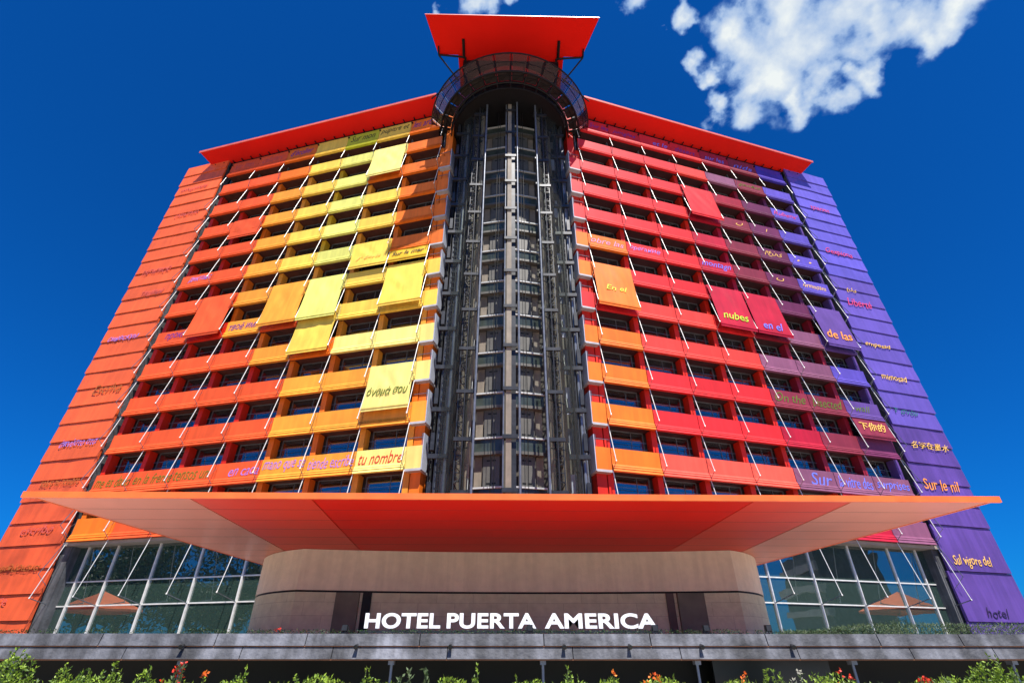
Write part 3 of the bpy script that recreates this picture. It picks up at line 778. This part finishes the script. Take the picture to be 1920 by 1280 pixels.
# ------------------------------------------------------------------ leaves
def leafmat(name, c, hi):
    m = bpy.data.materials.new(name); m.use_nodes = True; nt = m.node_tree; b = nt.nodes['Principled BSDF']
    g = nt.nodes.new('ShaderNodeNewGeometry'); r_ = nt.nodes.new('ShaderNodeValToRGB')
    r_.color_ramp.elements[0].color = (*c, 1); r_.color_ramp.elements[1].color = (*hi, 1)
    nt.links.new(g.outputs['Random Per Island'], r_.inputs['Fac']); nt.links.new(r_.outputs['Color'], b.inputs['Base Color'])
    b.inputs['Roughness'].default_value = .5
    tr = nt.nodes.new('ShaderNodeBsdfTranslucent'); nt.links.new(r_.outputs['Color'], tr.inputs['Color'])
    mx = nt.nodes.new('ShaderNodeMixShader'); mx.inputs[0].default_value = .3
    nt.links.new(b.outputs[0], mx.inputs[1]); nt.links.new(tr.outputs[0], mx.inputs[2]); nt.links.new(mx.outputs[0], nt.nodes['Material Output'].inputs['Surface'])
    return m
Lg = leafmat('bright_leaf', (.025, .08, .005), (.34, .50, .045)); Ldk = leafmat('dark_leaf', (.008, .022, .008), (.04, .09, .02))
Lgr = leafmat('grey_green_leaf', (.03, .07, .02), (.16, .22, .10)); Lrd = leafmat('red_petal', (.45, .01, .01), (.8, .06, .02)); Lor = leafmat('orange_petal', (.7, .08, .01), (.95, .30, .03))
Lwh = leafmat('white_petal', (.5, .5, .4), (.8, .8, .7)); Mstem = mat('green_stem', (.08, .12, .03), .7); Mbark = mat('bark', (.09, .06, .04), .9)
def leaf(m, p, d, ln, wd, mi=0):
    d = d.normalized(); a = d.orthogonal().normalized(); a = Matrix.Rotation(random.uniform(0, 6.28), 3, d) @ a
    n_ = d.cross(a)
    P = [p, p + d*ln*.5 + a*wd*.5 + n_*ln*.06, p + d*ln, p + d*ln*.5 - a*wd*.5 + n_*ln*.06]
    m._add(P, [(0, 1, 2, 3)], mi)
def rv(): 
    while True:
        v = Vector((random.uniform(-1,1), random.uniform(-1,1), random.uniform(-1,1)))
        if .05 < v.length < 1: return v.normalized()
def plant(name, label, cat, x, y, h, w, lm, n=14, lf=26, ll=.11, petal=None, upright=.8, group=None, z0=GROUND):
    t = empty(name, label, cat, (x, y, z0), 0, group)
    st = MB(); lv = MB(); pt = MB()
    for i in range(n):
        a = random.uniform(0, 6.28); r = w * random.random() ** .6
        base = Vector((random.uniform(-.12, .12) * w, random.uniform(-.12, .12) * w, 0))
        hh = h * (1 - .45 * (r / w) ** 1.5) * random.uniform(.8, 1.02)
        tip = Vector((cos(a) * r, sin(a) * r * .7, hh)); pv = base
        for j in range(1, 6):
            f = j / 5; q_ = base.lerp(tip, f) + Vector((random.uniform(-.03, .03), random.uniform(-.03, .03), 0)) + Vector((cos(a), sin(a), 0)) * (.1 * sin(pi * f))
            st.tube(pv, q_, .012 * (1.3 - f), 4); pv2 = pv; pv = q_
            for l_ in range(lf // 5 + (2 if j > 3 else 0)):
                p = pv2.lerp(q_, random.random())
                if p.z < h * .35: continue
                d = rv() + Vector((0, 0, upright)); leaf(lv, p, d, ll * random.uniform(.6, 1.3), ll * .45)
        if petal:
            for l_ in range(7): leaf(pt, pv + rv() * .04, rv() + Vector((0, 0, .3)), .07, .05)
    st.build('stem', Mstem, t); lv.build('foliage', lm, t)
    if petal: pt.build('blossom', petal, t)
    return t
YP = -21.0
def px2x(px, Y=YP): return -.42 + (px - 960) * (Y + 33.04) / 1123.0 + .019 * (Y + 33.04)
def pxz(py, Y=YP): return (1236 - py) * (Y + 33.04) / 1330.0
specs = [  # px, top py, width m, kind
 (45, 1224, .55, 'c', 'tall bright green conical shrub in the far left corner below the ledge'),
 (130, 1242, .25, 'g', 'light green leafy shrub just right of the corner conical shrub'),
 (175, 1244, .28, 'g', 'small yellow green shrub, second from the left corner conical shrub'),
 (212, 1240, .28, 'g', 'narrow upright green shrub with pale tips in the left flower bed'),
 (290, 1248, .22, 'g', 'loose leafy green shrub left of the red flowering plant'),
 (345, 1236, .24, 'r', 'dark shrub with small red flowers in the left part of the bed'),
 (390, 1250, .18, 'o', 'thin plant with rusty orange flowers left of the blue grey post'),
 (462, 1246, .16, 'g', 'slim light green sprig standing alone against the dark recess'),
 (555, 1264, .2, 'g', 'very low green sprig below the sign letters H and O'),
 (700, 1248, .24, 'g', 'bright green bushy plant under the first word of the sign'),
 (765, 1258, .26, 'd', 'low grey green plant with arching thin leaves under the sign'),
 (805, 1256, .2, 'd', 'wispy grey green plant with curled leaf tips under the sign'),
 (892, 1256, .16, 'g', 'thin green twig plant under the second word of the sign'),
 (975, 1262, .2, 'g', 'short green shoots below the middle of the sign'),
 (1065, 1250, .26, 'g', 'spreading light green leafy plant under the third word of the sign'),
 (1122, 1250, .22, 'd', 'grey green spiky plant left of the orange flowers'),
 (1152, 1236, .15, 'o', 'tall stem with a flat orange flower head at the end of the sign'),
 (1220, 1262, .26, 'o', 'low clump of orange red flowers right of the sign'),
 (1383, 1250, .14, 'o', 'upright plant with a dense orange flower spike right of the sign'),
 (1450, 1240, .24, 'g', 'dark green rounded shrub between orange spike and white flowers'),
 (1500, 1252, .26, 'w', 'plant with pale curling white leaves right of the rounded shrub'),
 (1585, 1246, .2, 'r', 'tall thin plant with yellow leaves and red flower heads'),
 (1640, 1262, .2, 'd', 'low dark grey green plant with a few pale leaves on the right'),
 (1735, 1256, .2, 'r', 'plant with deep red blooms left of the big right shrub'),
 (1770, 1266, .16, 'd', 'short dark shoots right beside the big right shrub'),
 (1865, 1232, .62, 'c', 'large bushy green shrub in the far right corner below the ledge')]
for px, py, w_, kd, lb in specs:
    x = px2x(px); h = pxz(py) - GROUND + .07; w_ *= 1.45
    if kd == 'c': plant('shrub', lb, 'shrub', x, YP, h, w_, Lg, n=90, lf=60, ll=.08, upright=.9, group='plants in the flower bed')
    elif kd == 'g': plant('shrub', lb, 'shrub', x, YP + random.uniform(-.3, .3), h, w_, Lg, n=26, lf=60, ll=.075, group='plants in the flower bed')
    elif kd == 'd': plant('shrub', lb, 'shrub', x, YP, h, w_, Lgr, n=15, lf=36, ll=.11, group='plants in the flower bed')
    elif kd == 'r': plant('flowering_plant', lb, 'flower', x, YP, h, w_, Lgr, n=8, lf=22, ll=.09, petal=Lrd, group='plants in the flower bed')
    elif kd == 'o': plant('flowering_plant', lb, 'flower', x, YP, h, w_, Lg, n=8, lf=14, ll=.08, petal=Lor, group='plants in the flower bed')
    else: plant('flowering_plant', lb, 'flower', x, YP, h, w_, Lgr, n=9, lf=18, ll=.12, petal=Lwh, group='plants in the flower bed')
lv = MB()
x = -15.5
while x < 15.5:
    dn = noise.noise(Vector((x * .9, 9, 0))) + .5 * noise.noise(Vector((x * 3.1, 4, 0)))
    if dn < -.12: x += .05; continue
    tp = -.44 + .26 * dn + .14 * noise.noise(Vector((x * 1.1, 5, 0))) + .07 * noise.noise(Vector((x * 5, 2, 0)))
    for i in range(17):
        z_ = tp - abs(random.gauss(0, .12)); leaf(lv, Vector((x + random.uniform(-.05, .05), YP + random.uniform(-.5, .4), z_)), rv() + Vector((0, 0, .9)), random.uniform(.04, .11), .032)
    x += .05
lv.build('ground_cover', Lg); tag(bpy.data.objects['ground_cover'], 'low tangled green ground cover filling the flower bed along the bottom', 'plants', kind='stuff')
# trailing greens on the ledge
lv = MB()
def tuft(x, y, z, h, n, ln, wdt, sp=.1, droop=0):
    for i in range(n):
        d = rv(); d.z = abs(d.z) * .9 + .2 - droop * random.random(); leaf(lv, Vector((x + random.uniform(-sp, sp), y + random.uniform(-sp, sp), z + random.uniform(0, h))), d, ln * random.uniform(.5, 1.3), wdt)
x = -13.5
while x < 9.2:
    dens = .5 + .5 * noise.noise(Vector((x * .7, 0, 3)))
    if random.random() < dens + .35: tuft(x, -18.42, .53, .06 + .05*dens, int(9 + 10*dens), .055, .022, .06, .9)
    x += .075
lv.build('trailing_plants', Ldk); tag(bpy.data.objects['trailing_plants'], 'dark trailing plants creeping over the top of the concrete ledge', 'plants', kind='stuff')
lv = MB()
x = 6.8
while x < 16:
    hgt = .10 + .22 * min(1, max(0, (x - 7.5) / 1.5)) * (1 + .3 * noise.noise(Vector((x * 1.3, 1, 0))))
    for yy in (-18.35, -18.1, -17.8): tuft(x, yy, .50, hgt * .8, 15, .10, .016, .10)
    x += .08
lv.build('ledge_grass', Lgr); tag(bpy.data.objects['ledge_grass'], 'fine grey green grass growing along the right end of the ledge', 'grass', kind='stuff')
lv = MB()
for i in range(16): leaf(lv, Vector((px2x(513, -18.4) + random.uniform(-.07, .07), -18.4, .58 + random.uniform(0, .08))), rv(), .06, .05)
t = lv.build('red_blossom', Lrd); tag(t, 'small red blossom on the ledge at the left corner of the stone block', 'flower')

# floodlights on the ledge
def flood(x, y, z, lab, up=True):
    t = empty('floodlight', lab, 'floodlight', (x, y, z), 0, 'floodlights on the podium ledge')
    MB().box(-.07, .07, -.06, .05, .06, .20).box(-.055, .055, .05, .08, .075, .185).build('housing', M_black, t)
    MB().box(-.06, .06, -.068, -.062, .07, .19).build('lens', M_dark, t)
    MB().box(-.012, .012, -.01, .01, 0, .06).box(-.09, -.075, -.02, .02, .02, .14).box(.075, .09, -.02, .02, .02, .14).box(-.09, .09, -.02, .02, .02, .035).build('bracket', M_dark, t)
up_ = [(640, 'small black floodlight on the ledge left of the sign letter H'), (994, 'small black floodlight on the ledge in front of the middle of the sign'),
       (1236, 'small black floodlight on the ledge at the right end of the sign'), (1335, 'black floodlight on the ledge right of the sign'), (1457, 'black floodlight on the ledge in front of the right glass hall')]
for px, lb in up_: flood(px2x(px, -18.45), -18.45, .53, lb)
lo_ = [(666, 'small lamp on the lower band, leftmost, below the sign letter H'), (843, 'small lamp on the lower band below the word PUERTA'), (1059, 'small lamp on the lower band below the word AMERICA'),
       (1184, 'small lamp on the lower band below the last letters of the sign'), (1322, 'small lamp on the lower band right of the sign'), (1497, 'small lamp on the lower band, rightmost, before the glass hall'), (340, 'dark lamp with white spots on the left lower band')]
for px, lb in lo_:
    t = empty('fascia_lamp', lb, 'lamp', (px2x(px, -18.7), -18.7, .26), 0, 'lamps on the lower ledge band')
    MB().tube((0, -.05, -.02), (0, .07, .03), .055, 12, r1=.035).build('housing', M_dark, t)
    MB().box(-.02, .02, .04, .10, -.05, .05).build('bracket', M_grey, t)

# parasols inside the hall glass
def parasol(side, s, yy, z, w_, lab):
    t = empty('parasol', lab, 'parasol', (0, 0, 0), 0, 'orange parasols seen in the hall glass')
    t.location = (s, yy, DECK)
    h0 = z - DECK
    q = MB(); n = 4
    c_ = [(-w_, -w_*.6, h0 - 1.5), (w_, -w_*.6, h0 - 1.5), (w_, w_*.6, h0 - 1.5), (-w_, w_*.6, h0 - 1.5)]
    q._add(c_ + [(0, 0, h0)], [(0,1,4), (1,2,4), (2,3,4), (3,0,4)], 0)
    q._add([(x, y, z_ - .16) for x, y, z_ in c_] + c_, [(0,1,5,4), (1,2,6,5), (2,3,7,6), (3,0,4,7)], 0)
    q.build('canopy', mat('orange_canvas', (.85, .20, .07), .8, var=.05), t)
    MB().tube((0, 0, 0), (0, 0, h0 - .02), .035, 8).build('pole', M_dark, t)
    q = MB()
    for x, y, z_ in c_: q.tube((0, 0, h0 - .06), (x*.97, y*.97, z_ - .03), .02, 4)
    q.build('rib', M_dark, t)
parasol(-1, -38.6, 2.0, 5.0, 3.3, 'orange parasol mirrored in the glass of the left hall'); parasol(1, 38.4, 2.0, 5.05, 3.4, 'orange parasol mirrored in the glass of the right hall')

# ------------------------------------------------------------------ ground and the place behind the camera (seen in the glass)
g = MB(); 
n = 40; S = 1500
vs = []
for j in range(2): 
    for i in range(2): vs.append((-S + 2*S*i, -S + 2*S*j, 0))
g._add(vs, [(0,1,3,2)], 0)
gr = g.build('ground', mat('ground_earth', (.30, .27, .21), .9, var=.2, scale=.2), None, (0, 0, GROUND - .008)); tag(gr, kind='structure')
rd = MB(); rd._add([(-400, -80, 0), (400, -80, 0), (400, -64, 0), (-400, -64, 0)], [(0,1,2,3)], 0)
r_ = rd.build('road', mat('asphalt', (.055, .055, .058), .85, var=.15, scale=2), None, (0, 0, GROUND)); tag(r_, kind='structure')
pz = MB(); pz._add([(-120, -63, 0), (120, -63, 0), (120, -22.6, 0), (-120, -22.6, 0)], [(0,1,2,3)], 0)
f_ = pz.build('bounce_pavement', mat('bounce_forecourt', (.56, .50, .42), .8, var=.08, scale=1.5), None, (0, 0, GROUND + .004)); tag(f_, kind='structure')  # unseen pale paving, added to bounce warm fill onto the facade
def tree(x, y, h, lab, seed, proto=None):
    t = empty('tree', lab, 'tree', (x, y, GROUND), random.uniform(0, 6), 'trees across the street')
    if proto: 
        link('trunk', proto[0], t); link('crown', proto[1], t); t.scale = (h/14,)*3; return proto
    tr = MB().tube((0, 0, 0), (0, 0, 7), .32, 8, r1=.2)
    cr = MB()
    blobs = []
    for i in range(11):
        a = random.uniform(0, 6.28); r = random.uniform(.5, 3.4); z = random.uniform(5, 12)
        blobs.append((Vector((cos(a)*r, sin(a)*r, z)), random.uniform(1.2, 2.3))); tr.tube((0, 0, min(6.8, z*.6)), (cos(a)*r, sin(a)*r, z), .11, 5, r1=.03)
    for c_, r in blobs:
        for i in range(420): leaf(cr, c_ + rv() * r * random.uniform(.5, 1.05), rv(), .42, .24)
    a_ = tr.build('trunk', Mbark, t).data; b_ = cr.build('crown', Ldk, t).data
    t.scale = (h/14,)*3
    return a_, b_
pro = None
for i, (x, y, h) in enumerate([(-50, -18, 16), (-57, -9, 18), (-62, -26, 19), (-52, -32, 15), (-66, 0, 17), (-45, -40, 16), (-48, -26, 15), (-55, -14, 17), (-64, -8, 19), (-42, -46, 14), (-58, -36, 18), (-75, -15, 20), (66, -34, 8), (70, -14, 7)]):
    pro = tree(x, y, h, 'dark leafy tree mirrored in the hall glass' if i < 12 else 'tree beside the tower block mirrored in the right glass', i, pro)
bb = empty('apartment_block', 'grey apartment block mirrored in the right hall glass', 'building', (76, -24, GROUND), R(28))
MB().box(-5, 5, -5.5, 5.5, 0, 15.8).box(-4, 5, -2.5, 4, 15.8, 17.2).build('wall', M_concd, bb)
for i in range(5):
    MB().box(-5.6, -5.02, -5.9, 5.9, 1 + i*3.1, 2.1 + i*3.1).build('balcony', mat('pale_balcony', (.3, .3, .3), .8), bb)

# ------------------------------------------------------------------ sky, sun, camera
SUN = Vector((.30, -1, 2.1)).normalized()
elev = math.asin(SUN.z); az = math.atan2(SUN.x, SUN.y)
wd = bpy.data.worlds.new('World'); scene.world = wd; wd.use_nodes = True
nt = wd.node_tree; N = nt.nodes; L = nt.links
bg = N['Background']
sky = N.new('ShaderNodeTexSky'); sky.sky_type = 'NISHITA'; sky.sun_disc = False; sky.sun_elevation = elev; sky.sun_rotation = az
sky.air_density = 1.0; sky.dust_density = .4; sky.ozone_density = 3.0
def vmath(op, a=None, b=None):
    n_ = N.new('ShaderNodeVectorMath'); n_.operation = op
    for i, s in enumerate((a, b)):
        if s is None: continue
        if isinstance(s, (tuple, Vector)): n_.inputs[i].default_value = tuple(s)
        else: L.new(s, n_.inputs[i])
    return n_
def fm(op, a, b=None, c=None, clamp=False):
    n_ = N.new('ShaderNodeMath'); n_.operation = op; n_.use_clamp = clamp
    for i, s in enumerate((a, b, c)):
        if s is None: continue
        if isinstance(s, (int, float)): n_.inputs[i].default_value = s
        else: L.new(s, n_.inputs[i])
    return n_.outputs[0]
tcw = N.new('ShaderNodeTexCoord'); D = tcw.outputs['Generated']
tint = N.new('ShaderNodeMix'); tint.data_type = 'RGBA'; tint.blend_type = 'MULTIPLY'; tint.inputs[0].default_value = 1
L.new(sky.outputs[0], tint.inputs[6]); tint.inputs[7].default_value = (.02, .41, 1.0, 1)
# clouds: blobs of cloud by direction, edges broken by fractal noise
wn = N.new('ShaderNodeTexNoise'); wn.inputs['Scale'].default_value = 7; wn.inputs['Detail'].default_value = 9; wn.inputs['Roughness'].default_value = .55
L.new(D, wn.inputs['Vector'])
wn2 = N.new('ShaderNodeTexNoise'); wn2.inputs['Scale'].default_value = 30; wn2.inputs['Detail'].default_value = 7; wn2.inputs['Roughness'].default_value = .52; wn.inputs['Distortion'].default_value = .6
L.new(D, wn2.inputs['Vector'])
CL = [((0.302, 0.474, 0.827), 0.024), ((0.323, 0.491, 0.809), 0.019), ((0.354, 0.508, 0.785), 0.026), ((0.395, 0.492, 0.776), 0.039), ((0.418, 0.46, 0.784), 0.07), ((0.381, 0.436, 0.815), 0.052), ((0.448, 0.414, 0.792), 0.081), ((0.497, 0.438, 0.749), 0.039), ((0.533, 0.417, 0.736), 0.025), ((0.466, 0.476, 0.746), 0.028), ((0.353, 0.415, 0.838), 0.042), ((0.423, 0.376, 0.824), 0.067), ((0.496, 0.356, 0.792), 0.064), ((0.549, 0.35, 0.759), 0.051), ((0.59, 0.329, 0.737), 0.037), ((0.581, 0.354, 0.732), 0.032), ((0.287, 0.402, 0.87), 0.027), ((0.298, 0.415, 0.86), 0.021), ((0.201, 0.403, 0.893), 0.031), ((0.181, 0.412, 0.893), 0.015), ((0.254, 0.432, 0.865), 0.011), ((-0.044, 0.41, 0.911), 0.029), ((-0.005, 0.41, 0.912), 0.022), ((-0.12, 0.408, 0.905), 0.015), ((0.335, 0.478, 0.812), 0.022), ((0.528, 0.374, 0.763), 0.044)]
field = None
wd3 = N.new('ShaderNodeTexNoise'); wd3.inputs['Scale'].default_value = 17; wd3.inputs['Detail'].default_value = 5; L.new(D, wd3.inputs['Vector'])
off_ = vmath('SUBTRACT', wd3.outputs['Color'], (.5, .5, .5)); sc3 = vmath('SCALE', off_.outputs[0]); sc3.inputs['Scale'].default_value = .10
D2 = vmath('ADD', D, sc3.outputs[0]).outputs[0]
for d, r in CL:
    d = Vector(d).normalized()
    dist = vmath('DISTANCE', D2, tuple(d)).outputs['Value']
    v = fm('SUBTRACT', 1.0, fm('DIVIDE', dist, r * .96))
    field = v if field is None else fm('SMOOTH_MAX', field, v, .45)
nz = fm('ADD', fm('MULTIPLY', fm('SUBTRACT', wn.outputs['Fac'], .5), 2.6), fm('MULTIPLY', fm('SUBTRACT', wn2.outputs['Fac'], .5), 1.5))
cloudv = fm('ADD', fm('MULTIPLY', fm('MINIMUM', field, .75), 1.5), nz)
mask = N.new('ShaderNodeMapRange'); mask.interpolation_type = 'SMOOTHSTEP'; L.new(cloudv, mask.inputs[0]); mask.inputs[1].default_value = -.05; mask.inputs[2].default_value = .7
guard = N.new('ShaderNodeMapRange'); guard.interpolation_type = 'SMOOTHSTEP'; L.new(field, guard.inputs[0]); guard.inputs[1].default_value = -.35; guard.inputs[2].default_value = .15
mk = fm('MULTIPLY', mask.outputs[0], guard.outputs[0], clamp=True)
thick = N.new('ShaderNodeMapRange'); L.new(cloudv, thick.inputs[0]); thick.inputs[1].default_value = .35; thick.inputs[2].default_value = 1.55
ccol = N.new('ShaderNodeMix'); ccol.data_type = 'RGBA'; L.new(thick.outputs[0], ccol.inputs[0])
ccol.inputs[6].default_value = (1.9, 3.3, 6.0, 1); ccol.inputs[7].default_value = (6.9, 7.3, 7.3, 1)
mixc = N.new('ShaderNodeMix'); mixc.data_type = 'RGBA'; L.new(mk, mixc.inputs[0]); L.new(tint.outputs[2], mixc.inputs[6]); L.new(ccol.outputs[2], mixc.inputs[7])
L.new(mixc.outputs[2], bg.inputs['Color']); bg.inputs['Strength'].default_value = .07

sl = bpy.data.lights.new('sun', 'SUN'); sl.energy = 5.0; sl.angle = R(.5); sl.color = (1, .95, .88)
so = bpy.data.objects.new('sun', sl); col.objects.link(so); so.rotation_euler = SUN.to_track_quat('Z', 'Y').to_euler()

cam = bpy.data.cameras.new('camera'); co = bpy.data.objects.new('camera', cam); col.objects.link(co)
cam.sensor_width = 36; cam.lens = 36 * 953.28 / 1920; cam.clip_end = 5000; cam.clip_start = .1
co.location = (-.423, -33.042, 0); co.rotation_euler = (R(90 + 31.959), 0, -R(1.087))
scene.camera = co
scene.view_settings.view_transform = 'Standard'; scene.view_settings.look = 'None'; scene.view_settings.exposure = .85; scene.view_settings.gamma = 1
scene.cycles.max_bounces = 8; scene.cycles.transparent_max_bounces = 12
